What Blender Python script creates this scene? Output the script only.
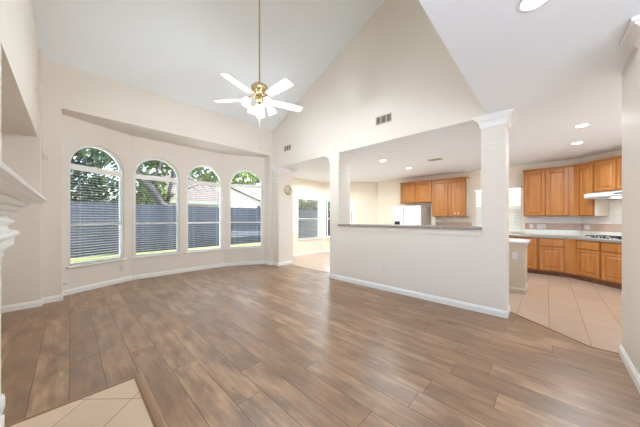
import bpy, math, random
from mathutils import Vector, Matrix
for o in list(bpy.data.objects): bpy.data.objects.remove(o)
S = bpy.context.scene
COL = S.collection
PI = math.pi

# ------------------------------------------------------------------ camera
cam = bpy.data.cameras.new('camera')
cam.sensor_width = 36.0
cam.lens = 239.0 / 640.0 * 36.0
cam.shift_y = 4.8 / 640.0
cam.clip_start = 0.02
co = bpy.data.objects.new('camera', cam)
COL.objects.link(co)
co.location = (0, 0, 1.33)
co.rotation_euler = (PI / 2, 0, -math.radians(46.357))
S.camera = co

# ------------------------------------------------------------------ world, sun, exposure
SKY_STRENGTH = 0.34
SUN_STRENGTH = 11.0
CAN_W = 7.0
FAN_W = 13.0
EXPOSURE = 1.5
w = bpy.data.worlds.new('sky')
S.world = w
w.use_nodes = True
nt = w.node_tree
sky = nt.nodes.new('ShaderNodeTexSky')
sky.sky_type = 'NISHITA'
sky.sun_disc = False
sky.sun_elevation = math.radians(48)
sky.sun_rotation = math.radians(90)
sky.air_density = 1.0
sky.dust_density = 3.0
nt.links.new(sky.outputs[0], nt.nodes['Background'].inputs[0])
nt.nodes['Background'].inputs[1].default_value = SKY_STRENGTH
sd = bpy.data.lights.new('sun', 'SUN')
sd.energy = SUN_STRENGTH
sd.angle = math.radians(1.0)
sd.color = (1.0, 1.0, 1.0)
so = bpy.data.objects.new('sun', sd)
COL.objects.link(so)
so.location = (0, -10, 12)
sdir = Vector((-1.0, -0.04, -1.15))
so.rotation_euler = sdir.to_track_quat('-Z', 'Y').to_euler()
S.view_settings.view_transform = 'Standard'
S.view_settings.look = 'None'
S.view_settings.gamma = 1.0
S.view_settings.use_curve_mapping = False
S.view_settings.exposure = EXPOSURE
S.cycles.max_bounces = 12
S.cycles.diffuse_bounces = 8
S.cycles.transparent_max_bounces = 24

# ------------------------------------------------------------------ materials
def lin(c):
    return tuple(((v / 255.0) / 12.92 if v / 255.0 <= 0.04045 else ((v / 255.0 + 0.055) / 1.055) ** 2.4) for v in c) + (1.0,)

class NT:
    def __init__(s, name):
        s.m = bpy.data.materials.new(name)
        s.m.use_nodes = True
        s.t = s.m.node_tree
        s.b = s.t.nodes['Principled BSDF']
    def n(s, typ, **kw):
        nd = s.t.nodes.new(typ)
        for k, v in kw.items(): setattr(nd, k, v)
        return nd
    def l(s, a, b): s.t.links.new(a, b)
    def math(s, op, a, b=None):
        nd = s.n('ShaderNodeMath', operation=op)
        for i, v in enumerate((a, b)):
            if v is None: continue
            if isinstance(v, (int, float)): nd.inputs[i].default_value = v
            else: s.l(v, nd.inputs[i])
        return nd.outputs[0]
    def ramp(s, fac, stops):
        nd = s.n('ShaderNodeValToRGB')
        el = nd.color_ramp.elements
        while len(el) < len(stops): el.new(0.5)
        for e, (p, c) in zip(el, stops): e.position = p; e.color = c
        s.l(fac, nd.inputs[0])
        return nd.outputs[0]
    def mix(s, fac, a, b, mode='MIX'):
        nd = s.n('ShaderNodeMix', data_type='RGBA', blend_type=mode)
        if isinstance(fac, (int, float)): nd.inputs[0].default_value = fac
        else: s.l(fac, nd.inputs[0])
        for i, v in ((6, a), (7, b)):
            if isinstance(v, tuple): nd.inputs[i].default_value = v
            else: s.l(v, nd.inputs[i])
        return nd.outputs[2]
    def noise(s, vec, scale, detail=3.0, rough=0.5):
        nd = s.n('ShaderNodeTexNoise')
        nd.inputs['Scale'].default_value = scale
        nd.inputs['Detail'].default_value = detail
        nd.inputs['Roughness'].default_value = rough
        if vec is not None: s.l(vec, nd.inputs['Vector'])
        return nd.outputs['Fac']
    def pos(s): return s.n('ShaderNodeNewGeometry').outputs['Position']
    def obj(s): return s.n('ShaderNodeTexCoord').outputs['Object']
    def mapping(s, vec, scale=(1, 1, 1), rot=(0, 0, 0), loc=(0, 0, 0)):
        nd = s.n('ShaderNodeMapping')
        nd.inputs['Scale'].default_value = scale
        nd.inputs['Rotation'].default_value = rot
        nd.inputs['Location'].default_value = loc
        s.l(vec, nd.inputs['Vector'])
        return nd.outputs[0]
    def bump(s, h, strength, dist=0.002):
        nd = s.n('ShaderNodeBump')
        nd.inputs['Strength'].default_value = strength
        nd.inputs['Distance'].default_value = dist
        s.l(h, nd.inputs['Height'])
        s.l(nd.outputs[0], s.b.inputs['Normal'])
    def base(s, c):
        if isinstance(c, tuple): s.b.inputs['Base Color'].default_value = c
        else: s.l(c, s.b.inputs['Base Color'])
    def rough(s, r):
        if isinstance(r, (int, float)): s.b.inputs['Roughness'].default_value = r
        else: s.l(r, s.b.inputs['Roughness'])

def paint(name, c, r=0.6, tex=90.0, bs=0.12, var=0.03):
    k = NT(name)
    p = k.pos()
    c = lin(c)
    n1 = k.noise(p, 2.0, 2)
    d = tuple(v * (1 - var) for v in c[:3]) + (1,)
    k.base(k.mix(n1, d, c))
    k.rough(r)
    if bs: k.bump(k.noise(p, tex, 4), bs)
    return k.m

def solid(name, c, r=0.5, metal=0.0, var=0.06, sc=30.0):
    k = NT(name)
    c = lin(c)
    d = tuple(v * (1 - var) for v in c[:3]) + (1,)
    k.base(k.mix(k.noise(k.obj(), sc, 3), d, c))
    k.rough(r)
    k.b.inputs['Metallic'].default_value = metal
    return k.m

def emit(name, c, st):
    k = NT(name)
    k.base(lin(c))
    k.b.inputs['Emission Color'].default_value = lin(c)
    k.b.inputs['Emission Strength'].default_value = st
    k.rough(0.4)
    return k.m

M = {}
M['wall'] = paint('wall_paint', (231, 223, 212), 0.55, 90, 0.10)
M['wall_kitchen'] = paint('kitchen_wall_paint', (243, 232, 214), 0.55, 90, 0.10)
M['ceiling'] = paint('ceiling_paint', (241, 247, 250), 0.7, 60, 0.2, 0.02)
M['trim'] = paint('white_trim_paint', (240, 239, 235), 0.35, 40, 0.0, 0.02)
M['frame'] = solid('white_vinyl', (238, 236, 230), 0.4, 0, 0.03)
M['white'] = solid('white_enamel', (218, 219, 219), 0.3, 0, 0.02)
M['offwhite'] = solid('ivory_plastic', (226, 218, 202), 0.45, 0, 0.04)
M['brass'] = solid('polished_brass', (222, 204, 158), 0.25, 1.0, 0.1)
M['black'] = solid('black_iron', (24, 24, 25), 0.5, 0, 0.2)
M['dark'] = solid('dark_slot', (38, 35, 32), 0.7, 0, 0.1)
M['grey'] = solid('grey_side_panel', (205, 204, 202), 0.45, 0, 0.03)
M['steel'] = solid('brushed_steel', (190, 190, 188), 0.3, 1.0, 0.1)
M['slat'] = solid('pale_blind_vinyl', (226, 224, 218), 0.5, 0, 0.03)
M['blade'] = solid('white_fan_blade', (205, 199, 192), 0.45, 0, 0.04)
M['ventpaint'] = solid('vent_paint', (205, 198, 184), 0.5, 0, 0.05)
M['knee'] = paint('island_panel_paint', (200, 188, 168), 0.5, 40, 0.05)

def floor_wood():
    k = NT('laminate_planks')
    p = k.pos()
    sp = k.n('ShaderNodeSeparateXYZ'); k.l(p, sp.inputs[0])
    x, y = sp.outputs[0], sp.outputs[1]
    W, L = 0.2055, 1.65
    xs = k.math('DIVIDE', x, W)
    c = k.math('FLOOR', xs)
    wn = k.n('ShaderNodeTexWhiteNoise', noise_dimensions='1D'); k.l(c, wn.inputs['W'])
    ys = k.math('ADD', k.math('DIVIDE', y, L), k.math('MULTIPLY', wn.outputs['Value'], 7.0))
    r = k.math('FLOOR', ys)
    cb = k.n('ShaderNodeCombineXYZ'); k.l(c, cb.inputs[0]); k.l(r, cb.inputs[1])
    wid = k.n('ShaderNodeTexWhiteNoise', noise_dimensions='2D'); k.l(cb.outputs[0], wid.inputs['Vector'])
    off = k.n('ShaderNodeVectorMath', operation='SCALE'); k.l(wid.outputs['Color'], off.inputs[0]); off.inputs['Scale'].default_value = 40
    ad = k.n('ShaderNodeVectorMath', operation='ADD'); k.l(p, ad.inputs[0]); k.l(off.outputs[0], ad.inputs[1])
    g1 = k.noise(k.mapping(ad.outputs[0], (30, 1.9, 1)), 1.0, 5, 0.6)
    g2 = k.noise(k.mapping(ad.outputs[0], (8, 2.4, 1)), 1.0, 4, 0.6)
    g3 = k.noise(k.mapping(ad.outputs[0], (120, 5, 1)), 1.0, 2, 0.5)
    base = k.ramp(wid.outputs['Value'], [(0.0, lin((146, 108, 76))), (0.5, lin((168, 130, 96))), (1.0, lin((188, 150, 114)))])
    col = k.mix(k.ramp(g2, [(0.36, (0.95,) * 3 + (1,)), (0.6, (0, 0, 0, 1))]), base, lin((110, 81, 58)))
    col = k.mix(k.ramp(g1, [(0.34, (0.7,) * 3 + (1,)), (0.62, (0, 0, 0, 1))]), col, lin((118, 89, 66)))
    col = k.mix(k.math('MULTIPLY', g3, 0.25), col, lin((190, 164, 140)))
    fx = k.math('FRACT', xs); fy = k.math('FRACT', ys)
    ex = k.math('MINIMUM', fx, k.math('SUBTRACT', 1.0, fx))
    ey = k.math('MINIMUM', fy, k.math('SUBTRACT', 1.0, fy))
    seam = k.math('MAXIMUM', k.math('LESS_THAN', k.math('MULTIPLY', ex, W), 0.0024), k.math('LESS_THAN', k.math('MULTIPLY', ey, L), 0.0022))
    col = k.mix(k.math('MULTIPLY', seam, 0.75), col, lin((70, 52, 40)))
    k.base(col)
    k.rough(k.math('ADD', k.math('MULTIPLY', g1, 0.12), 0.29))
    hh = k.math('SUBTRACT', k.math('MULTIPLY', g1, 0.25), seam)
    k.bump(hh, 0.25, 0.0015)
    return k.m
M['floor'] = floor_wood()

def tile(name, size, rot, loc, c1, c2, grout, gw=0.006, r=0.35, use='pos', amt=0.8):
    k = NT(name)
    p = k.mapping(k.pos() if use == 'pos' else k.obj(), (1, 1, 1), (0, 0, rot), loc)
    sp = k.n('ShaderNodeSeparateXYZ'); k.l(p, sp.inputs[0])
    sx, sy = size
    a = k.math('DIVIDE', sp.outputs[0], sx); b = k.math('DIVIDE', sp.outputs[1], sy)
    cb = k.n('ShaderNodeCombineXYZ'); k.l(k.math('FLOOR', a), cb.inputs[0]); k.l(k.math('FLOOR', b), cb.inputs[1])
    wn = k.n('ShaderNodeTexWhiteNoise', noise_dimensions='2D'); k.l(cb.outputs[0], wn.inputs['Vector'])
    n = k.noise(k.pos(), 9, 5, 0.6)
    f = k.math('ADD', k.math('MULTIPLY', wn.outputs['Value'], 0.4), k.math('MULTIPLY', n, 0.6))
    col = k.mix(f, lin(c1), lin(c2))
    fa = k.math('FRACT', a); fb = k.math('FRACT', b)
    ea = k.math('MULTIPLY', k.math('MINIMUM', fa, k.math('SUBTRACT', 1.0, fa)), sx)
    eb = k.math('MULTIPLY', k.math('MINIMUM', fb, k.math('SUBTRACT', 1.0, fb)), sy)
    g = k.math('LESS_THAN', k.math('MINIMUM', ea, eb), gw / 2)
    k.base(k.mix(k.math('MULTIPLY', g, amt), col, lin(grout)))
    k.rough(r)
    k.bump(k.math('SUBTRACT', 1.0, g), 0.3, 0.002)
    return k.m
M['tile'] = tile('kitchen_floor_tile', (0.66, 0.32), 0, (0.1, 0.01, 0), (172, 147, 128), (190, 166, 146), (148, 124, 105), 0.008, 0.22)
M['hearth'] = tile('hearth_tile', (0.33, 0.33), PI / 4, (0.017, -0.138, 0), (196, 168, 140), (216, 190, 162), (140, 110, 86), 0.007, 0.35)

def splash(name, c1, c2, grout, sz):
    k = NT(name)
    sp = k.n('ShaderNodeSeparateXYZ'); k.l(k.obj(), sp.inputs[0])
    a = k.math('DIVIDE', sp.outputs[0], sz); b = k.math('DIVIDE', sp.outputs[2], sz)
    fa = k.math('FRACT', a); fb = k.math('FRACT', b)
    e = k.math('MINIMUM', k.math('MINIMUM', fa, k.math('SUBTRACT', 1.0, fa)), k.math('MINIMUM', fb, k.math('SUBTRACT', 1.0, fb)))
    g = k.math('LESS_THAN', e, 0.018)
    col = k.mix(k.noise(k.obj(), 14, 4), lin(c1), lin(c2))
    k.base(k.mix(k.math('MULTIPLY', g, 0.6), col, lin(grout)))
    k.rough(0.25)
    return k.m
M['splash'] = splash('white_wall_tile', (232, 228, 220), (242, 239, 233), (214, 208, 198), 0.155)
M['accent'] = splash('tan_accent_tile', (186, 156, 136), (206, 180, 160), (176, 150, 132), 0.15)

def counter(name, c1, c2, c3, r=0.25):
    k = NT(name)
    p = k.pos()
    n1 = k.noise(p, 130, 3, 0.7); n2 = k.noise(p, 40, 4, 0.6)
    col = k.mix(k.ramp(n1, [(0.4, (0, 0, 0, 1)), (0.62, (1, 1, 1, 1))]), lin(c1), lin(c2))
    col = k.mix(k.ramp(n2, [(0.5, (0, 0, 0, 1)), (0.7, (1, 1, 1, 1))]), col, lin(c3))
    k.base(col); k.rough(r)
    return k.m
M['ledge'] = counter('grey_speckled_ledge', (150, 142, 136), (178, 170, 162), (126, 118, 112), 0.3)
M['counter'] = counter('grey_speckled_counter', (138, 128, 117), (160, 149, 138), (122, 112, 102), 0.3)
M['island'] = counter('pale_island_top', (208, 206, 204), (222, 220, 218), (196, 194, 190), 0.2)

def oak(name, c1, c2, c3):
    k = NT(name)
    p = k.obj()
    g1 = k.noise(k.mapping(p, (22, 22, 1.6)), 1.0, 5, 0.6)
    g2 = k.noise(k.mapping(p, (90, 90, 4)), 1.0, 3, 0.6)
    col = k.ramp(g1, [(0.3, lin(c1)), (0.5, lin(c2)), (0.7, lin(c3))])
    col = k.mix(k.math('MULTIPLY', g2, 0.3), col, lin(c1))
    k.base(col); k.rough(0.38)
    k.bump(g2, 0.1, 0.001)
    return k.m
M['oak'] = oak('honey_oak', (162, 98, 42), (178, 115, 54), (190, 128, 66))
M['oakshaded'] = oak('honey_oak_shaded', (140, 84, 38), (156, 98, 46), (166, 108, 54))  # honey oak darkened so the edges around doors read as shaded gaps
M['oakdark'] = oak('oak_toe_kick', (104, 62, 34), (126, 78, 44), (140, 90, 52))
M['strip'] = solid('wood_reducer_strip', (158, 122, 92), 0.4, 0, 0.2, 8)

def glass_mat():
    k = NT('window_glass')
    t = k.n('ShaderNodeBsdfTransparent'); t.inputs[0].default_value = (0.95, 0.97, 0.97, 1)
    g = k.n('ShaderNodeBsdfGlossy'); g.inputs['Roughness'].default_value = 0.02
    fr = k.n('ShaderNodeFresnel'); fr.inputs[0].default_value = 1.35
    mx = k.n('ShaderNodeMixShader')
    k.l(fr.outputs[0], mx.inputs[0]); k.l(t.outputs[0], mx.inputs[1]); k.l(g.outputs[0], mx.inputs[2])
    k.l(mx.outputs[0], k.t.nodes['Material Output'].inputs[0])
    return k.m
M['glass'] = glass_mat()
M['lens'] = emit('lit_lamp_lens', (255, 244, 226), 6.0)
M['shade'] = emit('lit_frosted_shade', (250, 250, 252), 5.0)
M['hoodlens'] = emit('lit_hood_lens', (255, 236, 204), 2.0)

def fence_mat():
    k = NT('weathered_fence_board')
    p = k.obj()
    sp = k.n('ShaderNodeSeparateXYZ'); k.l(p, sp.inputs[0])
    wn = k.n('ShaderNodeTexWhiteNoise', noise_dimensions='1D')
    k.l(k.math('FLOOR', k.math('DIVIDE', sp.outputs[0], 0.15)), wn.inputs['W'])
    g = k.noise(k.mapping(p, (30, 30, 2)), 1.0, 4, 0.6)
    f = k.math('ADD', k.math('MULTIPLY', wn.outputs['Value'], 0.5), k.math('MULTIPLY', g, 0.5))
    k.base(k.ramp(f, [(0.2, lin((54, 57, 66))), (0.8, lin((82, 86, 96)))]))
    k.rough(0.85)
    return k.m
M['fence'] = fence_mat()
def grass_mat():
    k = NT('lawn')
    p = k.pos()
    f = k.math('ADD', k.math('MULTIPLY', k.noise(p, 0.8, 4), 0.6), k.math('MULTIPLY', k.noise(p, 25, 4), 0.4))
    k.base(k.ramp(f, [(0.35, lin((58, 66, 28))), (0.55, lin((84, 90, 40))), (0.7, lin((100, 98, 56)))]))
    k.rough(0.9)
    return k.m
M['grass'] = grass_mat()
M['bounce'] = paint('pale_bounce_surface', (228, 236, 246), 0.8, 12, 0.1)  # bluish white, to keep the light it bounces indoors cool
def leaf_mat(name, a, b):
    k = NT(name)
    wn = k.noise(k.pos(), 3.0, 4, 0.7)
    k.base(k.ramp(wn, [(0.3, lin(a)), (0.7, lin(b))]))
    k.rough(0.55)
    return k.m
M['leaf'] = leaf_mat('oak_leaves', (48, 66, 44), (110, 128, 84))
M['leafd'] = leaf_mat('dark_leaves', (44, 58, 46), (84, 100, 74))
M['leafy'] = leaf_mat('yellow_green_leaves', (92, 112, 58), (160, 172, 104))
M['bark'] = oak('grey_bark', (62, 54, 50), (84, 74, 68), (104, 94, 86))
M['shingle'] = tile('roof_shingles', (0.3, 0.16), 0, (0, 0, 0), (62, 54, 52), (74, 65, 62), (54, 47, 45), 0.02, 0.9, 'obj', 0.12)
M['pale'] = paint('pale_house_wall', (226, 214, 210), 0.8, 20, 0.1)

# ------------------------------------------------------------------ mesh helpers
class MB:
    def __init__(s): s.v = []; s.f = []; s.sm = set()
    def add(s, vs, fs, smooth=False):
        b = len(s.v)
        s.v += [tuple(v) for v in vs]
        for f in fs:
            if smooth: s.sm.add(len(s.f))
            s.f.append(tuple(i + b for i in f))
        return s
    def box(s, x0, x1, y0, y1, z0, z1):
        vs = [(x, y, z) for z in (z0, z1) for y in (y0, y1) for x in (x0, x1)]
        return s.add(vs, [(0, 2, 3, 1), (4, 5, 7, 6), (0, 1, 5, 4), (2, 6, 7, 3), (0, 4, 6, 2), (1, 3, 7, 5)])
    def bbox(s, x0, x1, y0, y1, z0, z1, b=0.004):
        # box with chamfered vertical and horizontal edges (loft of inset rectangles)
        rings = []
        for z, o in ((z0, b), (z0 + b, 0), (z1 - b, 0), (z1, b)):
            c = b
            rings.append([(x0 + o + (c if o == 0 else 0), y0 + o, z), (x1 - o - (c if o == 0 else 0), y0 + o, z),
                          (x1 - o, y0 + o + (c if o == 0 else 0), z), (x1 - o, y1 - o - (c if o == 0 else 0), z),
                          (x1 - o - (c if o == 0 else 0), y1 - o, z), (x0 + o + (c if o == 0 else 0), y1 - o, z),
                          (x0 + o, y1 - o - (c if o == 0 else 0), z), (x0 + o, y0 + o + (c if o == 0 else 0), z)])
        return s.loft(rings)
    def loft(s, rings, cap=True, closed=False, smooth=False):
        n = len(rings[0])
        vs = [p for r in rings for p in r]
        fs = []
        m = len(rings)
        for i in range(m if closed else m - 1):
            j = (i + 1) % m
            for k in range(n):
                l = (k + 1) % n
                fs.append((i * n + k, i * n + l, j * n + l, j * n + k))
        s.add(vs, fs, smooth)
        if cap and not closed:
            s.add(rings[0], [tuple(range(n))[::-1]])
            s.add(rings[-1], [tuple(range(n))])
        return s
    def prism(s, poly, axis, a, b):
        def P(u, v, t):
            return (t, u, v) if axis == 'x' else ((u, t, v) if axis == 'y' else (u, v, t))
        return s.loft([[P(u, v, a) for u, v in poly], [P(u, v, b) for u, v in poly]])
    def lathe(s, prof, c=(0, 0, 0), n=20, mat=None, cap=True):
        rings = []
        for r, z in prof:
            ring = [Vector((r * math.cos(2 * PI * k / n), r * math.sin(2 * PI * k / n), z)) for k in range(n)]
            if mat: ring = [mat @ p for p in ring]
            rings.append([(p[0] + c[0], p[1] + c[1], p[2] + c[2]) for p in ring])
        return s.loft(rings, cap=cap, smooth=True)
    def tube(s, pts, rad, n=8):
        pts = [Vector(p) for p in pts]
        rs = rad if isinstance(rad, (list, tuple)) else [rad] * len(pts)
        rings = []
        for i, p in enumerate(pts):
            t = (pts[min(i + 1, len(pts) - 1)] - pts[max(i - 1, 0)]).normalized()
            up = Vector((0, 0, 1)) if abs(t.z) < 0.95 else Vector((1, 0, 0))
            a = t.cross(up).normalized(); b = a.cross(t)
            rings.append([tuple(p + rs[i] * (math.cos(2 * PI * k / n) * a + math.sin(2 * PI * k / n) * b)) for k in range(n)])
        return s.loft(rings, smooth=True)
    def build(s, name, mat, parent=None, loc=None, rotz=None, kind=None):
        me = bpy.data.meshes.new(name)
        me.from_pydata(s.v, [], s.f)
        import bmesh
        bm = bmesh.new(); bm.from_mesh(me)
        bmesh.ops.recalc_face_normals(bm, faces=bm.faces)
        bm.to_mesh(me); bm.free()
        for i in s.sm:
            if i < len(me.polygons): me.polygons[i].use_smooth = True
        me.materials.append(mat)
        o = bpy.data.objects.new(name, me)
        COL.objects.link(o)
        if parent: o.parent = parent
        if loc is not None: o.location = loc
        if rotz is not None: o.rotation_euler = (0, 0, rotz)
        if kind: o['kind'] = kind
        return o

def tag(o, label=None, cat=None, group=None, kind=None):
    if label: o['label'] = label
    if cat: o['category'] = cat
    if group: o['group'] = group
    if kind: o['kind'] = kind
    return o
def thing(name, label, cat, loc=(0, 0, 0), rotz=0.0, group=None, kind=None):
    o = bpy.data.objects.new(name, None)
    o.empty_display_size = 0.1
    COL.objects.link(o)
    o.location = loc; o.rotation_euler = (0, 0, rotz)
    return tag(o, label, cat, group, kind)
def dup(src, loc, rotz, label=None, group=None):
    def cp(o, par):
        c = o.copy(); COL.objects.link(c)
        if par: c.parent = par
        for ch in list(o.children): cp(ch, c)
        return c
    r = cp(src, None)
    r.location = loc; r.rotation_euler = (0, 0, rotz)
    if label: r['label'] = label
    if group: r['group'] = group
    return r
def struct(name, mb, mat, **kw): return mb.build(name, mat, kind='structure', **kw)

# ------------------------------------------------------------------ key dimensions
ZC = 2.75            # flat ceiling
XA0, XA1 = 4.02, 4.42  # thick wall between living room and kitchen
YB = 5.70            # back wall
YH = 0.61            # edge of the vault
XL = -0.33           # left wall
def vault(y): return 3.83 + 0.435 * (YB - y)

# ------------------------------------------------------------------ floors
def poly_slab(name, poly, z0, z1, mat):
    return struct(name, MB().prism(poly, 'z', z0, z1), mat)
poly_slab('floor', [(-1.1, -5.0), (3.72, -5.0), (3.72, -0.32), (4.35, 0.40), (4.35, 5.43), (4.02, 5.43), (4.02, 5.72), (3.95, 6.02), (2.97, 6.52), (0.91, 6.52), (-0.1, 6.02), (-1.1, 5.72)], -0.1, 0.0, M['floor'])
poly_slab('floor_kitchen', [(3.72, -5.0), (8.6, -5.0), (8.6, 4.7), (6.78, 6.52), (4.35, 6.52), (4.35, 0.40), (3.72, -0.32)], -0.1, 0.0, M['tile'])

# ------------------------------------------------------------------ ceilings
v0 = vault(YH); v1 = vault(5.72)
struct('ceiling', MB().prism([(0.45, vault(0.45)), (YB + 0.02, vault(YB + 0.02)), (YB + 0.15, vault(YB + 0.15)), (YB + 0.15, vault(YB + 0.15) + 0.2), (0.45, vault(0.45) + 0.2)], 'x', -1.1, XA1 + 0.02), M['ceiling'])
struct('ceiling_kitchen', MB().prism([(XA0 + 0.005, -3.3), (8.75, -3.3), (8.75, 4.9), (6.85, 6.75), (XA0 + 0.3, 6.75), (XA0 + 0.3, 5.84), (XA0 + 0.005, 5.84)], 'z', ZC, ZC + 0.15), M['ceiling'])
struct('ceiling_hall', MB().box(-1.1, XA0 + 0.004, -3.3, YH, ZC, ZC + 0.15), M['ceiling'])
struct('wall_front_header', MB().box(-1.1, XA0, YH - 0.15, YH, ZC + 0.15, vault(YH) + 0.1), M['wall'])

# ------------------------------------------------------------------ wall with openings (local: x along, y outward, z up)
def wall_panel(name, origin, rotz, L, H, t, ops, mat, z_from=0.0):
    mb = MB()
    def quad(pts):
        vs = [(x, 0, z) for x, z in pts] + [(x, t, z) for x, z in pts]
        n = len(pts)
        mb.add(vs, [tuple(range(n)), tuple(range(n, 2 * n))[::-1]])
    def edge(p, q):
        mb.add([(p[0], 0, p[1]), (q[0], 0, q[1]), (q[0], t, q[1]), (p[0], t, p[1])], [(0, 1, 2, 3)])
    s = 0.0
    for (a, b, z0, z1, arch) in ops:
        quad([(s, z_from), (a, z_from), (a, H), (s, H)])
        quad([(a, z_from), (b, z_from), (b, z0), (a, z0)])
        if arch:
            r = (b - a) / 2; c = (a + b) / 2
            pts = [(c - r * math.cos(PI * i / 28), z1 + r * math.sin(PI * i / 28)) for i in range(29)]
            for p, q in zip(pts, pts[1:]):
                quad([p, q, (q[0], H), (p[0], H)]); edge(p, q)
        else:
            quad([(a, z1), (b, z1), (b, H), (a, H)]); edge((a, z1), (b, z1))
        edge((a, z0), (b, z0)); edge((a, z0), (a, z1)); edge((b, z0), (b, z1))
        s = b
    quad([(s, z_from), (L, z_from), (L, H), (s, H)])
    edge((0, z_from), (0, H)); edge((L, z_from), (L, H)); edge((0, H), (L, H)); edge((0, z_from), (L, z_from))
    return struct(name, mb, mat, loc=origin, rotz=rotz)

def contour(a, b, z0, z1, arch, i):
    a += i; b -= i; z0 += i
    if arch:
        r = (b - a) / 2; c = (a + b) / 2
        return [(a, z0), (b, z0)] + [(c + r * math.cos(PI * k / 28), z1 + r * math.sin(PI * k / 28)) for k in range(29)]
    return [(a, z0), (b, z0), (b, z1 - i), (a, z1 - i)]

def window(name, origin, rotz, op, rails, fw=0.042, y0=0.045, y1=0.10, sill=True):
    a, b, z0, z1, arch = op
    r = thing(name, None, None, origin, rotz, kind='structure')
    o_, i_ = contour(a + 0.001, b - 0.001, z0 + 0.001, z1 - (0 if arch else 0.001), arch, 0), contour(a, b, z0, z1, arch, fw)
    mb = MB()
    rings = [[(x, y0, z) for x, z in o_], [(x, y0, z) for x, z in i_], [(x, y1, z) for x, z in i_], [(x, y1, z) for x, z in o_]]
    mb.loft(rings, closed=True)
    for (ra, rb) in rails: mb.box(a + fw * 0.6, b - fw * 0.6, y0 - 0.004, y1, ra, rb)
    mb.build('window_frame', M['frame'], r)
    g = contour(a, b, z0, z1, arch, fw * 0.6)
    MB().prism(g, 'y', 0.074, 0.078).build('glass', M['glass'], r)
    if sill: MB().bbox(a - 0.035, b + 0.035, -0.035, y0 + 0.002, z0 - 0.028, z0 + 0.006, 0.004).build('window_sill', M['frame'], r)
    return r

def blind(origin, rotz, a, b, z0, z1, yc, label, pitch=0.048, tilt=12, group='slatted blinds in the arched windows', depth=0.044):
    r = thing('window_blind', label, 'blind', origin, rotz, group)
    MB().bbox(a, b, yc - 0.014, yc + 0.014, z1 - 0.03, z1, 0.003).build('headrail', M['frame'], r)
    mb = MB()
    t = math.radians(tilt); dx, dz = math.cos(t) * depth / 2, math.sin(t) * depth / 2
    z = z0 + 0.035
    while z < z1 - 0.04:
        q = [(yc - dx, z - dz - 0.0006), (yc, z + 0.0012), (yc + dx, z + dz - 0.0006), (yc + dx, z + dz + 0.0006), (yc, z + 0.0026), (yc - dx, z - dz + 0.0006)]
        mb.prism(q, 'x', a + 0.004, b - 0.004)
        z += pitch
    mb.build('slats', M['slat'], r)
    MB().bbox(a, b, yc - 0.012, yc + 0.012, z0 + 0.004, z0 + 0.022, 0.003).build('bottom_rail', M['frame'], r)
    for fx in (0.15, 0.85):
        x = a + (b - a) * fx
        MB().box(x - 0.001, x + 0.001, yc - depth / 2 - 0.002, yc - depth / 2 - 0.0005, z0 + 0.02, z1 - 0.02).build('ladder_cord', M['slat'], r)
    return r

# ------------------------------------------------------------------ bay alcove
P = [(-0.086, 6.0), (0.92, 6.49), (2.96, 6.49), (3.937, 6.0)]
ZS = 3.11
seg = []
for i in range(3):
    p, q = Vector(P[i]), Vector(P[i + 1])
    seg.append(((p[0], p[1], 0), math.atan2(q[1] - p[1], q[0] - p[0]), (q - p).length))
def aw(c, w=0.89): return (c - w / 2, c + w / 2, 0.485, 2.275, True)
bay = [('wall_bay_left', [aw(0.535)]), ('wall_bay_middle', [aw(0.485), aw(1.54, 0.9)]), ('wall_bay_right', [aw(0.58, 0.91)])]
wi = 1
bl = ['blind in the leftmost arched window, nearest the fireplace', 'blind in the arched window showing the forked tree trunk, second from the left',
      'blind in the third arched window, before the pinkish roof', 'blind in the rightmost arched window, before the pale gabled house']
for (nm, ops), (o, rz, L) in zip(bay, seg):
    wall_panel(nm, o, rz, L, ZS, 0.14, ops, M['wall'])
    for op in ops:
        window('window_%d' % wi, o, rz, op, [(2.225, 2.30), (1.195, 1.232)])
        blind(o, rz, op[0] + 0.03, op[1] - 0.03, 0.49, 2.222, 0.022, bl[wi - 1], tilt=9 if wi <= 2 else 2, depth=0.044 if wi == 1 else (0.03 if wi == 2 else 0.018))
        wi += 1
# soffit and back wall header
struct('ceiling_bay', MB().prism([(-0.086, YB + 0.15), (-0.086, 6.05), (0.87, 6.66), (3.0, 6.66), (3.937, 6.05), (3.937, YB + 0.15)], 'z', ZS, ZS + 0.12), M['wall'])
struct('wall_back', MB().box(-1.1, 4.2, YB, YB + 0.15, ZS + 0.12, vault(YB) + 0.08)
       .box(-0.086, 3.937, YB, YB + 0.15, ZS, ZS + 0.12)
       .box(-0.30, -0.086, YB, YB + 0.15, 0, ZS + 0.12).box(-0.23, -0.086, YB + 0.15, 6.02, 0, ZS)
       .box(3.937, 4.2, YB, YB + 0.15, 0, ZS + 0.12).box(3.937, 4.08, YB + 0.15, 6.02, 0, ZS), M['wall'])

# ------------------------------------------------------------------ left wall, niche, chimney breast
YN = 2.77
lw = MB()
lw.prism([(YN, 2.56), (5.565, 2.56), (5.565, vault(5.565) + 0.02), (YN, vault(YN) + 0.02)], 'x', -1.1, XL)      # above the niche
lw.prism([(0.46, 0), (YN, 0), (YN, vault(YN) + 0.02), (0.46, vault(0.46) + 0.02)], 'x', -1.1, XL)                    # chimney breast
struct('wall_left', lw, M['wall'])
struct('wall_niche', MB().box(-1.1, -0.30, 5.565, YB + 0.15, 0, ZS + 0.12).box(-1.1, -0.30, 5.565, YB, ZS + 0.12, vault(5.6) + 0.02)
       .box(-1.2, -1.1, YN, YB + .15, 0, 2.6), M['wall'])

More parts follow.
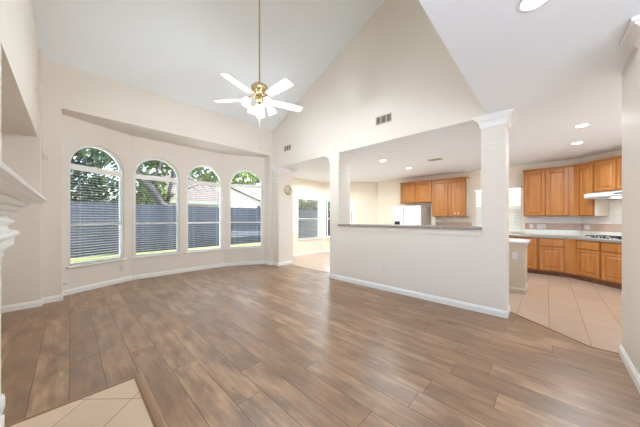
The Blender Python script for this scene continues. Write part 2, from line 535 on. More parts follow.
# ------------------------------------------------------------------ thick wall to the kitchen (gable, jambs, half wall)
struct('wall_gable', MB().prism([(YH, ZC), (YB + 0.15, ZC), (YB + 0.15, vault(YB + 0.15)), (YH, vault(YH))], 'x', XA0, XA0 + 0.004)
       .prism([(YH, ZC + 0.151), (YB + 0.15, ZC + 0.151), (YB + 0.15, vault(YB + 0.15)), (YH, vault(YH))], 'x', XA0 + 0.005, XA0 + 0.3), M['wall'])
struct('wall_jamb_left', MB().box(XA0, XA1 + 0.11, 5.43, 5.95, 0, ZC).box(XA1 - 0.12, XA1, 5.95, 6.55, 0, ZC), M['wall'])
struct('wall_pier', MB().box(XA0, XA1, 3.275, 3.531, 0, ZC), M['wall'])
struct('wall_column', MB().box(XA0, XA0 + 0.33, 0.404, 0.685, 0, ZC), M['wall'])
struct('wall_half', MB().box(XA0, XA0 + 0.33, 0.685, 3.275, 0, 1.165), M['wall'])
struct('trim_1', MB().box(XA0 - 0.018, XA0, 0.672, 3.285, 1.085, 1.165).box(XA0 - 0.03, XA0, 0.668, 3.285, 1.145, 1.166), M['wall'])
lg = MB().bbox(XA0 - 0.055, XA1 + 0.05, 0.69, 3.272, 1.166, 1.207, 0.008).bbox(XA0 - 0.055, XA0 - 0.001, 0.668, 0.70, 1.166, 1.207, 0.006).build('bar_ledge', M['ledge'])
tag(lg, 'grey speckled bar ledge capping the white half wall', 'ledge')

def capital(name, x0, x1, y0, y1, top=ZC, sc=1.0):
    mb = MB()
    prof = [(0.0, 0.0), (0.014, 0.0), (0.019, 0.012), (0.014, 0.024), (0.012, 0.03), (0.018, 0.055), (0.032, 0.083), (0.052, 0.098), (0.052, 0.110), (0.068, 0.113), (0.070, 0.128), (0.088, 0.131), (0.088, 0.158)]
    z0 = top - 0.16
    rings = []
    for o, z in prof:
        o *= sc
        rings.append([(x0 - o, y0 - o, z0 + z), (x1 + o, y0 - o, z0 + z), (x1 + o, y1 + o, z0 + z), (x0 - o, y1 + o, z0 + z)])
    mb.loft(rings, cap=True)
    za = 2.335
    rings = [[(x0 - o, y0 - o, za + z), (x1 + o, y0 - o, za + z), (x1 + o, y1 + o, za + z), (x0 - o, y1 + o, za + z)] for o, z in ((0, 0), (0.009, 0.004), (0.012, 0.012), (0.009, 0.02), (0, 0.024))]
    mb.loft(rings, cap=False)
    return struct(name, mb, M['trim'])
capital('trim_2', XA0, XA0 + 0.33, 0.404, 0.685)
capital('trim_3', XA0, XA1, 3.275, 3.531)
capital('trim_4', XA0, XA1 + 0.11, 5.43, 5.60)
# right wall and its capital
struct('wall_right', MB().box(2.83, 3.71, -0.72, -0.52, 0, ZC), M['wall'])
capital('trim_5', 2.83, 3.0, -0.72, -0.515)

# ------------------------------------------------------------------ kitchen walls
XK = 8.33
wall_panel('wall_kitchen_far', (XK, 4.82, 0), -PI / 2, 4.82 + 0.565, ZC, 0.15, [(4.82 - 1.6, 4.82 - 0.49, 0.98, 2.19, False)], M['wall_kitchen'])
wall_panel('wall_kitchen_corner', (XK, -0.565, 0), -3 * PI / 4, 2.6, ZC, 0.15, [], M['wall_kitchen'])
wall_panel('wall_kitchen_blocker', (6.7, -3.3, 0), PI, 2.98, ZC, 0.15, [(0.9, 2.1, 0.9, 2.1, False)], M['wall_kitchen'])  # unseen wall added to cut bounced light on the kitchen ceiling
struct('wall_hall_blocker', MB().box(1.3, 3.72, -3.45, -3.3, 0, ZC), M['wall'])  # unseen wall added to cut rear daylight on the right-hand floor
wall_panel('wall_breakfast', (XA1 - 0.02, 6.4, 0), 0, 6.86 - XA1 + 0.02, ZC, 0.15, [(5.60 - XA1 + 0.02, 6.74 - XA1 + 0.02, 0.575, 2.07, False)], M['wall_kitchen'])
wall_panel('wall_breakfast_corner', (6.86, 6.4, 0), -PI / 4, 2.26, ZC, 0.15, [(0.12, 1.17, 0.58, 2.05, False)], M['wall_kitchen'])
KO = (4.82 - 1.6, 4.82 - 0.49, 0.98, 2.19, False)
window('window_5', (XK, 4.82, 0), -PI / 2, KO, [(1.56, 1.60)])
window('window_6', (XA1 - 0.02, 6.4, 0), 0, (5.60 - XA1 + 0.02, 6.74 - XA1 + 0.02, 0.575, 2.07, False), [(1.30, 1.335)])
window('window_7', (6.75, 6.4, 0), -PI / 4, (0.24, 1.19, 0.60, 2.03, False), [(1.30, 1.335)])
blind((XK, 4.82, 0), -PI / 2, KO[0] + 0.03, KO[1] - 0.03, 0.99, 2.18, 0.02, 'white slatted blind in the kitchen window over the counter', group='x', pitch=0.04, tilt=55, depth=0.044)
blind((XA1 - 0.02, 6.4, 0), 0, 5.63 - XA1 + 0.02, 6.71 - XA1 + 0.02, 0.585, 2.06, 0.02, 'white slatted blind in the breakfast nook window seen through the opening', group='x', pitch=0.048, tilt=4, depth=0.044)
for o in bpy.data.objects:
    if o.get('group') == 'x': del o['group']

# ------------------------------------------------------------------ baseboards
def base_run(name, p, q, side=1, h=0.095, t=0.016, mat='trim', ext=0.0):
    p, q = Vector(p), Vector(q)
    d = (q - p).normalized()
    p = p - d * ext; q = q + d * ext
    n = Vector((d.y, -d.x)) * side
    prof = [(0, 0), (t, 0), (t, h * 0.72), (t * 0.7, h * 0.8), (t * 0.55, h * 0.93), (t * 0.25, h), (0, h)]
    return [[(b.x + n.x * u, b.y + n.y * u, z) for u, z in prof] for b in (p, q)]
def baseboard(name, runs, **kw):
    mb = MB()
    for r in runs: mb.loft(base_run(name, *r[:2], side=r[2] if len(r) > 2 else 1, ext=r[3] if len(r) > 3 else 0.0, **kw))
    return struct(name, mb, M['trim'])
# side=1 puts the board on the right-hand side of p->q
baseboard('baseboard_back', [(P[0], P[1], 1, 0.003), (P[1], P[2], 1, 0.003), (P[2], P[3], 1, 0.003), ((-0.30, YB), (-0.07, YB), 1), ((-0.086, YB), (-0.086, 6.0), 1), ((3.921, YB), (4.02, YB), 1), ((3.937, 6.0), (3.937, YB), 1)])
baseboard('baseboard_niche', [((-1.1, 5.565), (-0.284, 5.565), 1), ((-0.30, 5.55), (-0.30, YB), 1), ((-1.1, YN), (-0.315, YN), -1), ((XL, 2.48), (XL, YN + 0.016), 1)])
baseboard('baseboard_jamb', [((XA0, 5.43), (XA1 + 0.11, 5.43), 1, 0.016), ((XA0, YB), (XA0, 5.43), 1)])
baseboard('baseboard_half', [((XA0, 3.531), (XA0, 0.404), 1, 0.016), ((XA0 + 0.33, 0.404), (XA0, 0.404), -1, 0.0), ((XA0, 3.531), (XA1, 3.531), -1)])
baseboard('baseboard_right', [((2.83, -0.52), (3.71, -0.52), -1, 0.016), ((3.71, -0.52), (3.71, -0.72), -1)])
baseboard('baseboard_breakfast', [((XA1, 6.4), (6.86, 6.4), 1), ((6.86, 6.4), (8.33, 4.93), 1)], h=0.08)

# threshold strips
def strip(name, pts, w, h, label):
    mb = MB()
    for p, q in zip(pts, pts[1:]):
        p, q = Vector(p), Vector(q); d = (q - p).normalized(); n = Vector((d.y, -d.x))
        prof = [(-w / 2, 0), (-w * 0.35, h * 0.75), (0, h), (w * 0.35, h * 0.75), (w / 2, 0)]
        mb.loft([[(b.x + n.x * u, b.y + n.y * u, z) for u, z in prof] for b in (p, q)])
    return tag(mb.build(name, M['strip']), label, 'threshold')
strip('threshold_strip', [(4.33, 0.40), (3.72, -0.32), (3.72, -0.515)], 0.035, 0.012, 'angled wooden strip where the plank floor meets the kitchen tile')
strip('threshold_strip', [(4.36, 5.41), (4.36, 3.555)], 0.03, 0.008, 'straight wooden strip on the floor of the breakfast nook opening')

# ------------------------------------------------------------------ hearth + mantel
h = thing('hearth', 'beige tiled hearth set in the plank floor at the lower left', 'hearth', (0, 0, 0))
MB().box(XL + 0.02, 0.37, 0.81, 2.475, 0.0, 0.006).build('hearth_tiles', M['hearth'], h)
def hstrip(name, p, q, w, hh):
    p, q = Vector(p), Vector(q); d = (q - p).normalized(); n = Vector((d.y, -d.x))
    prof = [(-w / 2, 0), (-w / 2, hh * 0.4), (-w * 0.3, hh * 0.9), (0, hh), (w * 0.3, hh * 0.9), (w / 2, hh * 0.4), (w / 2, 0)]
    MB().loft([[(b.x + n.x * u, b.y + n.y * u, z) for u, z in prof] for b in (p, q)]).build(name, M['strip'], h)
hstrip('edging_strip', (0.40, 0.78), (0.40, 2.51), 0.06, 0.02)
hstrip('edging_strip', (XL + 0.02, 2.49), (0.41, 2.49), 0.03, 0.014)
hstrip('edging_strip', (XL + 0.02, 0.79), (0.41, 0.79), 0.03, 0.014)

fm = thing('fireplace_mantel', 'white moulded fireplace mantel jutting in at the left edge', 'mantel', (XL, 1.65, 0))
def mring(prof, hw):
    return [[(0.002, -hw - o, z), (o, -hw - o, z), (o, hw + o, z), (0.002, hw + o, z)] for o, z in prof]
HW = 0.73
MB().loft(mring([(0.05, 1.10), (0.05, 1.125), (0.065, 1.152), (0.085, 1.165), (0.088, 1.21), (0.105, 1.222), (0.108, 1.238), (0.10, 1.25), (0.068, 1.262), (0.062, 1.285), (0.075, 1.292), (0.088, 1.303), (0.09, 1.316), (0.068, 1.328), (0.064, 1.346), (0.088, 1.352), (0.093, 1.37), (0.09, 1.374), (0.112, 1.378), (0.118, 1.396), (0.115, 1.4), (0.138, 1.405), (0.147, 1.424), (0.144, 1.428), (0.165, 1.436)], HW)).build('cornice', M['trim'], fm)
MB().loft(mring([(0.19, 1.436), (0.206, 1.438), (0.21, 1.444), (0.221, 1.448), (0.223, 1.458), (0.218, 1.466), (0.205, 1.468)], HW)).build('shelf', M['trim'], fm)
MB().box(0.002, 0.045, -HW, HW, 0.86, 1.10).build('frieze', M['trim'], fm)
for sgn in (-1, 1):
    l = MB().box(0.002, 0.045, sgn * HW - (0.16 if sgn > 0 else 0), sgn * HW + (0.16 if sgn < 0 else 0), 0.007, 0.86)
    l.box(0.002, 0.058, sgn * HW - (0.168 if sgn > 0 else -0.008 + 0.016), sgn * HW + (0.168 if sgn < 0 else 0.008), 0.007, 0.14)
    l.build('leg', M['trim'], fm)
MB().box(0.003, 0.012, -0.57, 0.57, 0.007, 0.86).build('firebox_surround', M['dark'], fm)

# ------------------------------------------------------------------ ceiling fan
FX, FY = 1.987, 3.162
fan = thing('ceiling_fan', 'white five-blade ceiling fan with brass motor hanging from the vault', 'ceiling fan', (FX, FY, 2.85))
fz = lambda z: z - 2.85
zt = vault(FY)
MB().lathe([(0.012, fz(3.36)), (0.012, fz(zt - 0.06))], n=12).build('downrod', M['brass'], fan)
MB().lathe([(0.02, fz(zt - 0.10)), (0.05, fz(zt - 0.08)), (0.07, fz(zt - 0.04)), (0.075, fz(zt + 0.03))], n=20).build('canopy', M['brass'], fan)
MB().lathe([(0.02, fz(3.375)), (0.03, fz(3.36)), (0.095, fz(3.345)), (0.125, fz(3.315)), (0.125, fz(3.285)), (0.105, fz(3.25)), (0.075, fz(3.225)), (0.06, fz(3.19)), (0.03, fz(3.185))], n=28).build('motor_housing', M['brass'], fan)
MB().lathe([(0.03, fz(3.19)), (0.055, fz(3.175)), (0.065, fz(3.13)), (0.06, fz(3.09)), (0.035, fz(3.06)), (0.012, fz(3.05)), (0.012, fz(3.03)), (0.004, fz(3.02))], n=20).build('light_fitter', M['brass'], fan)
blade0 = None
for i in range(5):
    an = math.radians(199.7 - 72 * i)
    c, s_ = math.cos(an), math.sin(an)
    def R3(x, y, z): return (x * c - y * s_, x * s_ + y * c, z)
    mb = MB()
    pit = math.radians(-12)
    top, bot = [], []
    outl = [(0.21, -0.055), (0.30, -0.062), (0.50, -0.072), (0.68, -0.076), (0.70, -0.07), (0.711, -0.05), (0.711, 0.05), (0.70, 0.07), (0.68, 0.076), (0.50, 0.072), (0.30, 0.062), (0.21, 0.055)]
    mb.loft([[R3(x, y * math.cos(pit), fz(3.135) + y * math.sin(pit) + dz) for x, y in outl] for dz in (-0.004, 0.004)])
    b = mb.build('blade', M['blade'], fan)
    ib = MB()
    for sg in (-1, 1):
        ib.tube([R3(0.085, sg * 0.012, fz(3.215)), R3(0.14, sg * 0.03, fz(3.17)), R3(0.20, sg * 0.035, fz(3.148)), R3(0.27, sg * 0.012, fz(3.147))], 0.007, 6)
    ib.build('blade_bracket', M['brass'], b)
for i in range(4):
    an = math.radians(43.6 + 45 + 90 * i)
    c, s_ = math.cos(an), math.sin(an)
    arm = MB().tube([(0.05 * c, 0.05 * s_, fz(3.12)), (0.09 * c, 0.09 * s_, fz(3.14)), (0.15 * c, 0.15 * s_, fz(3.125)), (0.185 * c, 0.185 * s_, fz(3.085))], 0.007, 8)
    a = arm.build('lamp_arm', M['brass'], fan)
    tilt = Matrix.Rotation(an, 4, 'Z') @ Matrix.Rotation(math.radians(-28), 4, 'Y')
    ctr = (0.185 * c, 0.185 * s_, fz(3.085))
    MB().lathe([(0.022, 0.012), (0.026, 0.0), (0.024, -0.02)], ctr, 14, tilt).build('socket_cup', M['brass'], a)
    MB().lathe([(0.024, -0.012), (0.04, -0.03), (0.052, -0.06), (0.055, -0.085), (0.064, -0.105), (0.061, -0.105), (0.052, -0.085), (0.049, -0.06), (0.037, -0.032), (0.02, -0.016)], ctr, 18, tilt).build('lamp_shade', M['shade'], a)
    ld = bpy.data.lights.new('fan_bulb', 'POINT'); ld.energy = FAN_W; ld.shadow_soft_size = 0.04; ld.color = (0.80, 0.92, 1.0)
    lo = bpy.data.objects.new('bulb_light', ld); COL.objects.link(lo); lo.parent = a
    dv = tilt @ Vector((0, 0, -0.125))
    lo.location = (ctr[0] + dv[0], ctr[1] + dv[1], ctr[2] + dv[2])
pc = MB().tube([(0.0, 0.0, fz(3.03)), (0.0, 0.0, fz(2.42))], 0.0022, 6).lathe([(0.002, fz(2.43)), (0.007, fz(2.42)), (0.006, fz(2.395)), (0.002, fz(2.39))], n=8)
pc.build('pull_chain', M['brass'], fan)

# ------------------------------------------------------------------ recessed lights + vents
def can(x, y, label, power=CAN_W, col=(0.80, 0.92, 1.0)):
    t = thing('recessed_light', label, 'ceiling light', (x, y, ZC), 0, 'round recessed ceiling lights')
    MB().lathe([(0.072, -0.004), (0.075, -0.008), (0.092, -0.006), (0.095, 0.0), (0.072, 0.0)], n=28, cap=False).build('trim_ring', M['white'], t)
    MB().lathe([(0.0005, -0.003), (0.073, -0.003), (0.073, -0.001), (0.0005, -0.001)], n=28).build('lens', M['lens'], t)
    ld = bpy.data.lights.new('can_lamp', 'AREA'); ld.shape = 'DISK'; ld.size = 0.14; ld.energy = power; ld.color = col; ld.spread = math.radians(170)
    lo = bpy.data.objects.new('lamp_light', ld); COL.objects.link(lo); lo.parent = t; lo.location = (0, 0, -0.012)
    return t
can(5.317, 2.932, 'round recessed ceiling light just past the pier, left of the ceiling vent', 8)
can(6.0, 5.2, 'added lamp in the breakfast nook ceiling, unseen behind the pier', 22)  # extra lamp added out of view to brighten the nook
can(6.617, 2.838, 'smaller-looking recessed light above the fridge, deeper in the kitchen ceiling', 15)
can(5.413, -0.377, 'recessed light right of the tall column, nearer of the kitchen pair', 8)
can(6.606, -0.397, 'recessed light over the corner cabinets, lower of the pair at right', 10)
can(2.09, 0.06, 'large bright recessed light cut off by the top edge of the photo', 2.5)


def vent(name, loc, rot, w, hgt, label, dark=True, n=7, split=2):
    r = thing(name, label, 'vent', loc); r.rotation_euler = rot
    fw = 0.018
    mb = MB()
    mb.box(-w / 2, w / 2, -0.008, 0, -hgt / 2, -hgt / 2 + fw).box(-w / 2, w / 2, -0.008, 0, hgt / 2 - fw, hgt / 2)
    mb.box(-w / 2, -w / 2 + fw, -0.008, 0, -hgt / 2 + fw, hgt / 2 - fw).box(w / 2 - fw, w / 2, -0.008, 0, -hgt / 2 + fw, hgt / 2 - fw)
    for k in range(1, split): 
        x = -w / 2 + w * k / split
        mb.box(x - 0.009, x + 0.009, -0.007, 0, -hgt / 2 + fw, hgt / 2 - fw)
    mb.build('vent_frame', M['ventpaint'], r)
    MB().box(-w / 2 + fw, w / 2 - fw, -0.002, -0.0005, -hgt / 2 + fw, hgt / 2 - fw).build('duct_shade', M['dark'], r)  # flat dark sheet standing in for the shade inside the duct
    sl = MB()
    for k in range(n):
        z = -hgt / 2 + fw + (hgt - 2 * fw) * (k + 0.5) / n
        sl.box(-w / 2 + fw, w / 2 - fw, -0.006, -0.003, z - 0.0022, z + 0.0022)
    sl.build('louvres', M['ventpaint'], r)
    return r
vent('wall_vent', (XA0, 2.205, 3.165), (0, 0, -PI / 2), 0.33, 0.165, 'large louvred vent high on the gable wall near the middle', split=3)
vent('wall_vent', (XA0, 5.03, 3.205), (0, 0, -PI / 2), 0.29, 0.15, 'small louvred vent on the gable wall above the gold clock', split=3)
vent('ceiling_vent', (6.09, 1.97, ZC), (PI / 2, 0, PI / 2), 0.32, 0.2, 'square louvred vent in the flat kitchen ceiling', split=1)

# ------------------------------------------------------------------ small wall things
ck = thing('wall_clock', 'small round gold clock hanging on the white jamb left of the opening', 'clock', (4.345, 5.43, 2.14))
rotY = Matrix.Rotation(PI / 2, 4, 'X')
MB().lathe([(0.09, 0.0), (0.125, 0.004), (0.14, 0.016), (0.13, 0.03), (0.115, 0.032), (0.105, 0.022), (0.10, 0.018)], (0, 0, 0), 32, rotY, cap=False).build('gold_rim', M['brass'], ck)
MB().lathe([(0.0005, 0.016), (0.104, 0.016), (0.104, 0.0005), (0.0005, 0.0005)], (0, 0, 0), 32, rotY).build('dial', M['offwhite'], ck)
for k in range(12):
    a = 2 * PI * k / 12; r0, r1 = 0.082, 0.096
    MB().tube([(r0 * math.sin(a), -0.0175, r0 * math.cos(a)), (r1 * math.sin(a), -0.0175, r1 * math.cos(a))], 0.002, 4).build('hour_mark', M['dark'], ck)
for nm, ang, ln in (('hour_hand', 305, 0.05), ('minute_hand', 60, 0.075)):
    a = math.radians(ang)
    MB().tube([(0, -0.019, 0), (ln * math.sin(a), -0.019, ln * math.cos(a))], 0.0025, 4).build(nm, M['dark'], ck)

def outlet(loc, rotz, label, wide=0.07, n=1, group='wall outlets and switches'):
    r = thing('wall_outlet', label, 'outlet', loc, rotz, group)
    MB().bbox(-wide / 2, wide / 2, -0.006, 0, -0.057, 0.057, 0.002).build('cover_plate', M['white'], r)
    for k in range(n):
        x = (k - (n - 1) / 2) * 0.045
        for z in (-0.02, 0.02):
            MB().bbox(x - 0.016, x + 0.016, -0.008, -0.005, z - 0.014, z + 0.014, 0.001).build('socket', M['offwhite'], r)
    return r
outlet((XA0, 2.217, 0.40), -PI / 2, 'white outlet low on the half wall below the bar ledge')
outlet((5.5, 0.43, 0.66), -PI / 2, 'outlet on the beige island end panel beside the column')
def on_seg(i, s, z, off=0.0):
    o, rz, L = seg[i]
    return (o[0] + s * math.cos(rz), o[1] + s * math.sin(rz), z), rz
l, rz = on_seg(0, 0.93, 0.30); outlet(l, rz, 'outlet low on the wall under the leftmost arched window')
l, rz = on_seg(0, 0.05, 0.21)
t = thing('gas_valve_cover', 'small round white cover low on the wall left of the leftmost window', 'wall cover', l, rz)
MB().lathe([(0.0005, 0.012), (0.02, 0.012), (0.032, 0.007), (0.035, 0.0), (0.0005, 0.0)], (0, 0, 0), 20, rotY).build('cover_plate', M['white'], t)
MB().lathe([(0.0005, 0.02), (0.008, 0.018), (0.008, 0.011), (0.0005, 0.011)], (0, 0, 0), 12, rotY).build('key_hole', M['white'], t)
t = thing('motion_sensor', 'small cream alarm sensor box high on the pilaster left of the windows', 'sensor', (-0.255, YB, 2.30))
MB().bbox(-0.03, 0.03, -0.03, 0, -0.045, 0.045, 0.006).build('housing', M['offwhite'], t)
MB().bbox(-0.02, 0.02, -0.033, -0.029, -0.03, 0.0, 0.001).build('sensor_lens', M['white'], t)

# ------------------------------------------------------------------ kitchen cabinets
def door_mesh(x0, x1, z0, z1, y=-0.019, fr=0.055, raised=True):
    # frame and recessed, raised-centre panel, front at y
    mb = MB()
    y1 = -0.001
    def ring(i, yy): return [(x0 + i, yy, z0 + i), (x1 - i, yy, z0 + i), (x1 - i, yy, z1 - i), (x0 + i, yy, z1 - i)]
    mb.loft([ring(0.0, y1), ring(0.0, y + 0.004), ring(0.004, y), ring(fr - 0.004, y), ring(fr, y + 0.014), ring(fr + 0.014, y + 0.015), ring(fr + 0.04, y + 0.005)])
    return mb
def cabinet(name, label, loc, rotz, w, d, z0, z1, doors, drawers=(), toe=False, crown=False, cat='cabinet', group=None, side=False, fillers=()):
    r = thing(name, label, cat, loc, rotz, group)
    zb = z0 + (0.10 if toe else 0)
    MB().box(0, w, 0, d, zb, z1).build('cabinet_body', M['oakshaded'], r)
    if side: MB().box(w + 0.0005, w + 0.004, 0.018, d, z0 + 0.002, z1 - 0.002).build('side_panel', M['offwhite'], r)['label'] = 'pale laminate side panel'
    if toe: MB().box(0, w + (0.05 if fillers and fillers[0][1] > w - 0.02 else 0), 0.07, d, z0, z0 + 0.10).build('toe_kick', M['oakdark'], r)
    for (a, b, c, e) in doors: door_mesh(a, b, c, e).build('door', M['oak'], r)
    for (a, b, c, e) in drawers:
        MB().bbox(a, b, -0.019, -0.001, c, e, 0.004).build('drawer', M['oak'], r)
    for (a, b) in fillers: MB().box(a, b, -0.018, -0.0005, zb + 0.005, z1 - 0.005).build('filler_panel', M['oak'], r)
    if crown:
        mb = MB()
        mb.loft([[(-o, -o, z), (w + o, -o, z), (w + o, d, z), (-o, d, z)] for o, z in ((0.0, z1), (0.004, z1 + 0.002), (0.012, z1 + 0.016), (0.022, z1 + 0.024), (0.022, z1 + 0.032))])
        mb.build('crown_moulding', M['oak'], r)
    return r
ub, ut = 1.38, 2.52
DP = 0.322
gU = 'oak wall cabinets'; gB = 'oak base cabinets'
c = cabinet('wall_cabinet', 'tall two-door oak wall cabinet with two small stickers, right of the fridge', (8.0, 2.685, 0), -PI / 2, 0.96, DP, ub, ut,
        [(0.015, 0.465, ub + 0.02, ut - 0.02), (0.485, 0.945, ub + 0.02, ut - 0.02)], crown=True, group=gU, side=True)
for x in (0.67, 0.76):
    MB().bbox(x - 0.022, x + 0.022, -0.0205, -0.0155, 1.455, 1.495, 0.0008).build('sticker', M['offwhite'], c)
cabinet('wall_cabinet', 'short two-door oak cabinet mounted above the white fridge', (8.0, 3.735, 0), -PI / 2, 1.045, DP, 1.85, ut + 0.01,
        [(0.02, 0.505, 1.87, ut - 0.01), (0.535, 1.025, 1.87, ut - 0.01)], crown=True, group=gU)
cabinet('wall_cabinet', 'two-door oak wall cabinet right of the kitchen window', (8.0, 0.45, 0), -PI / 2, 0.875, DP, ub, ut,
        [(0.02, 0.39, ub + 0.02, ut - 0.02), (0.42, 0.79, ub + 0.02, ut - 0.02)], crown=True, group=gU, fillers=[(0.805, 0.8745)])
dd = Vector((-math.sqrt(.5), -math.sqrt(.5)))
def dg(o, s): return (o[0] + dd.x * s, o[1] + dd.y * s, 0)
U0 = (8.0, -0.430)
cabinet('wall_cabinet', 'narrow single-door oak wall cabinet left of the range hood', dg(U0, 0.003), -3 * PI / 4, 0.39, DP, ub, ut,
        [(0.13, 0.375, ub + 0.02, ut - 0.02)], crown=True, group=gU, side=True, fillers=[(0.0005, 0.118)])
cabinet('wall_cabinet', 'short oak cabinet mounted directly above the range hood', dg(U0, 0.40), -3 * PI / 4, 0.77, DP, 1.88, ut,
        [(0.02, 0.375, 1.90, ut - 0.02), (0.395, 0.75, 1.90, ut - 0.02)], crown=True, group=gU)
# base cabinets
bt = 0.87
XF = 7.68
DB = 0.60
def base_cab(label, loc, rotz, w, dx, fl=()):
    return cabinet('base_cabinet', label, loc, rotz, w, DB, 0, bt, [(a, b, 0.13, 0.66) for a, b in dx], [(a, b, 0.69, 0.845) for a, b in dx], toe=True, group=gB, fillers=fl)
base_cab('oak base cabinet below the wall cabinet beside the fridge', (XF, 2.70, 0), -PI / 2, 0.85, [(0.02, 0.415), (0.435, 0.83)])
base_cab('oak sink base cabinet under the kitchen window, behind the island', (XF, 1.845, 0), -PI / 2, 0.80, [(0.02, 0.39), (0.41, 0.78)])
base_cab('oak base cabinet half hidden by the beige island end', (XF, 1.04, 0), -PI / 2, 0.865, [(0.02, 0.425), (0.445, 0.84)])
base_cab('single-door oak base cabinet right of the island, left of the corner', (XF, 0.17, 0), -PI / 2, 0.508, [(0.03, 0.435)], [(0.448, 0.5075)])
B0 = (XF, -0.340)
base_cab('single-door oak base cabinet just right of the kitchen corner, under the burners', dg(B0, 0.003), -3 * PI / 4, 0.59, [(0.16, 0.575)], [(0.0005, 0.148)])
base_cab('oak base cabinet beside the right wall edge, under the cooktop', dg(B0, 0.598), -3 * PI / 4, 0.46, [(0.02, 0.44)])
base_cab('oak base cabinet behind the right wall, past the cooktop', dg(B0, 1.063), -3 * PI / 4, 0.46, [(0.02, 0.44)])
ct = MB().prism([(7.65, 2.71), (8.325, 2.71), (8.325, -0.562), (7.157, -1.73), (6.70, -1.276), (7.65, -0.328)], 'z', bt + 0.001, 0.912).build('countertop', M['counter'])
tag(ct, 'grey speckled kitchen countertop turning the corner over the oak cabinets', 'countertop')
def backsplash(name, loc, rotz, L, label, hood=False):
    r = thing(name, label, 'tiled backsplash', loc, rotz)
    MB().box(0, L, 0.002, 0.010, 0.914, 1.04).box(0, L, 0.002, 0.010, 1.21, 1.378).build('white_tiles', M['splash'], r)
    if hood: MB().box(0.53, 1.28, 0.002, 0.010, 1.379, 1.715).build('hood_tiles', M['splash'], r)
    MB().box(0, L, 0.001, 0.010, 1.04, 1.21).build('accent_band', M['accent'], r)
    return r
backsplash('backsplash', (XK - 0.012, 0.44, 0), -PI / 2, 1.0, 'white tile backsplash with tan band right of the kitchen window')
backsplash('backsplash', (XK - 0.012, 2.68, 0), -PI / 2, 1.02, 'white tile backsplash with tan band under the tall wall cabinet')
backsplash('backsplash', (XK - 0.012 + dd.x * .012, -0.565 + dd.y * .012 + 0.012, 0), -3 * PI / 4, 1.9, 'white tile backsplash with tan band behind the cooktop', hood=True)
outlet((XK - 0.012, 0.315, 1.125), -PI / 2, 'single outlet plate on the tan band, nearest the kitchen window')
outlet((XK - 0.012, 0.12, 1.125), -PI / 2, 'wide triple plate on the tan band under the oak cabinet', wide=0.165, n=3)
outlet((XK - 0.012 + dd.x * .15, -0.565 + dd.y * .15 + 0.016, 1.125), -3 * PI / 4, 'square outlet plate on the tan band left of the cooktop', wide=0.115, n=2)

# range hood
H0 = dg((XK, -0.565), 0.49)
hd = thing('range_hood', 'white under-cabinet range hood over the cooktop', 'range hood', (H0[0], H0[1], 0), -3 * PI / 4)
MB().prism([(-0.012, 1.875), (-0.33, 1.875), (-0.50, 1.845), (-0.50, 1.775), (-0.47, 1.75), (-0.012, 1.72)], 'x', 0.0, 0.76).build('hood_shell', M['white'], hd)
MB().bbox(0.1, 0.36, -0.40, -0.16, 1.715, 1.745, 0.002).build('grease_filter', M['steel'], hd)
MB().bbox(0.44, 0.64, -0.45, -0.28, 1.72, 1.755, 0.002).build('hood_lamp', M['hoodlens'], hd)
MB().bbox(0.52, 0.7, -0.504, -0.498, 1.80, 1.822, 0.001).build('switch_panel', M['dark'], hd)
# cooktop
C0 = dg(B0, 0.14)
cn = Vector((math.sqrt(.5), -math.sqrt(.5)))
ckt = thing('gas_cooktop', 'black gas cooktop set in the corner counter', 'cooktop', (C0[0], C0[1], 0.912), -3 * PI / 4)
MB().bbox(0, 0.76, 0.07, 0.57, 0.0, 0.012, 0.004).build('cooktop_plate', M['white'], ckt)
for bx in (0.15, 0.38, 0.61):
    for by in (0.2, 0.44):
        if bx == 0.38 and by == 0.2: continue
        bn = MB().lathe([(0.0005, 0.028), (0.03, 0.028), (0.036, 0.02), (0.045, 0.012)], (bx, by, 0), 16).build('burner', M['black'], ckt)
        g = MB()
        for k in range(4):
            a = PI / 4 + k * PI / 2
            g.tube([(bx + 0.02 * math.cos(a), by + 0.02 * math.sin(a), 0.05), (bx + 0.10 * math.cos(a), by + 0.10 * math.sin(a), 0.05), (bx + 0.105 * math.cos(a), by + 0.105 * math.sin(a), 0.012)], 0.010, 6)
        g.tube([(bx + 0.075 * math.cos(2 * PI * k / 12), by + 0.075 * math.sin(2 * PI * k / 12), 0.05) for k in range(13)], 0.009, 6)
        g.build('grate', M['black'], bn)
for k in range(4):
    MB().lathe([(0.02, 0.012), (0.018, 0.032), (0.0005, 0.034)], (0.29 + 0.06 * k, 0.115, 0), 14).build('knob', M['black'], ckt)

# fridge
fr = thing('refrigerator', 'white side-by-side fridge under the short oak cabinet', 'refrigerator', (7.45, 3.76, 0), -PI / 2)
MB().bbox(0, 0.93, 0.07, 0.82, 0.02, 1.70, 0.006).build('fridge_body', M['grey'], fr)
MB().bbox(0.0, 0.37, 0.0, 0.066, 0.08, 1.72, 0.014).build('freezer_door', M['white'], fr)
MB().bbox(0.386, 0.93, 0.0, 0.066, 0.08, 1.72, 0.014).build('fridge_door', M['white'], fr)
for x in (0.335, 0.415):
    MB().tube([(x, 0.001, 0.75), (x, -0.04, 0.78), (x, -0.04, 1.50), (x, 0.001, 1.53)], 0.011, 8).build('handle', M['white'], fr)
MB().bbox(0.08, 0.26, -0.004, 0.002, 0.95, 1.23, 0.002).build('dispenser', M['black'], fr)
MB().box(0.371, 0.385, 0.012, 0.07, 0.09, 1.71).build('door_gasket', M['dark'], fr)
MB().box(0.02, 0.91, 0.03, 0.1, 0.0, 0.075).build('kick_grille', M['dark'], fr)

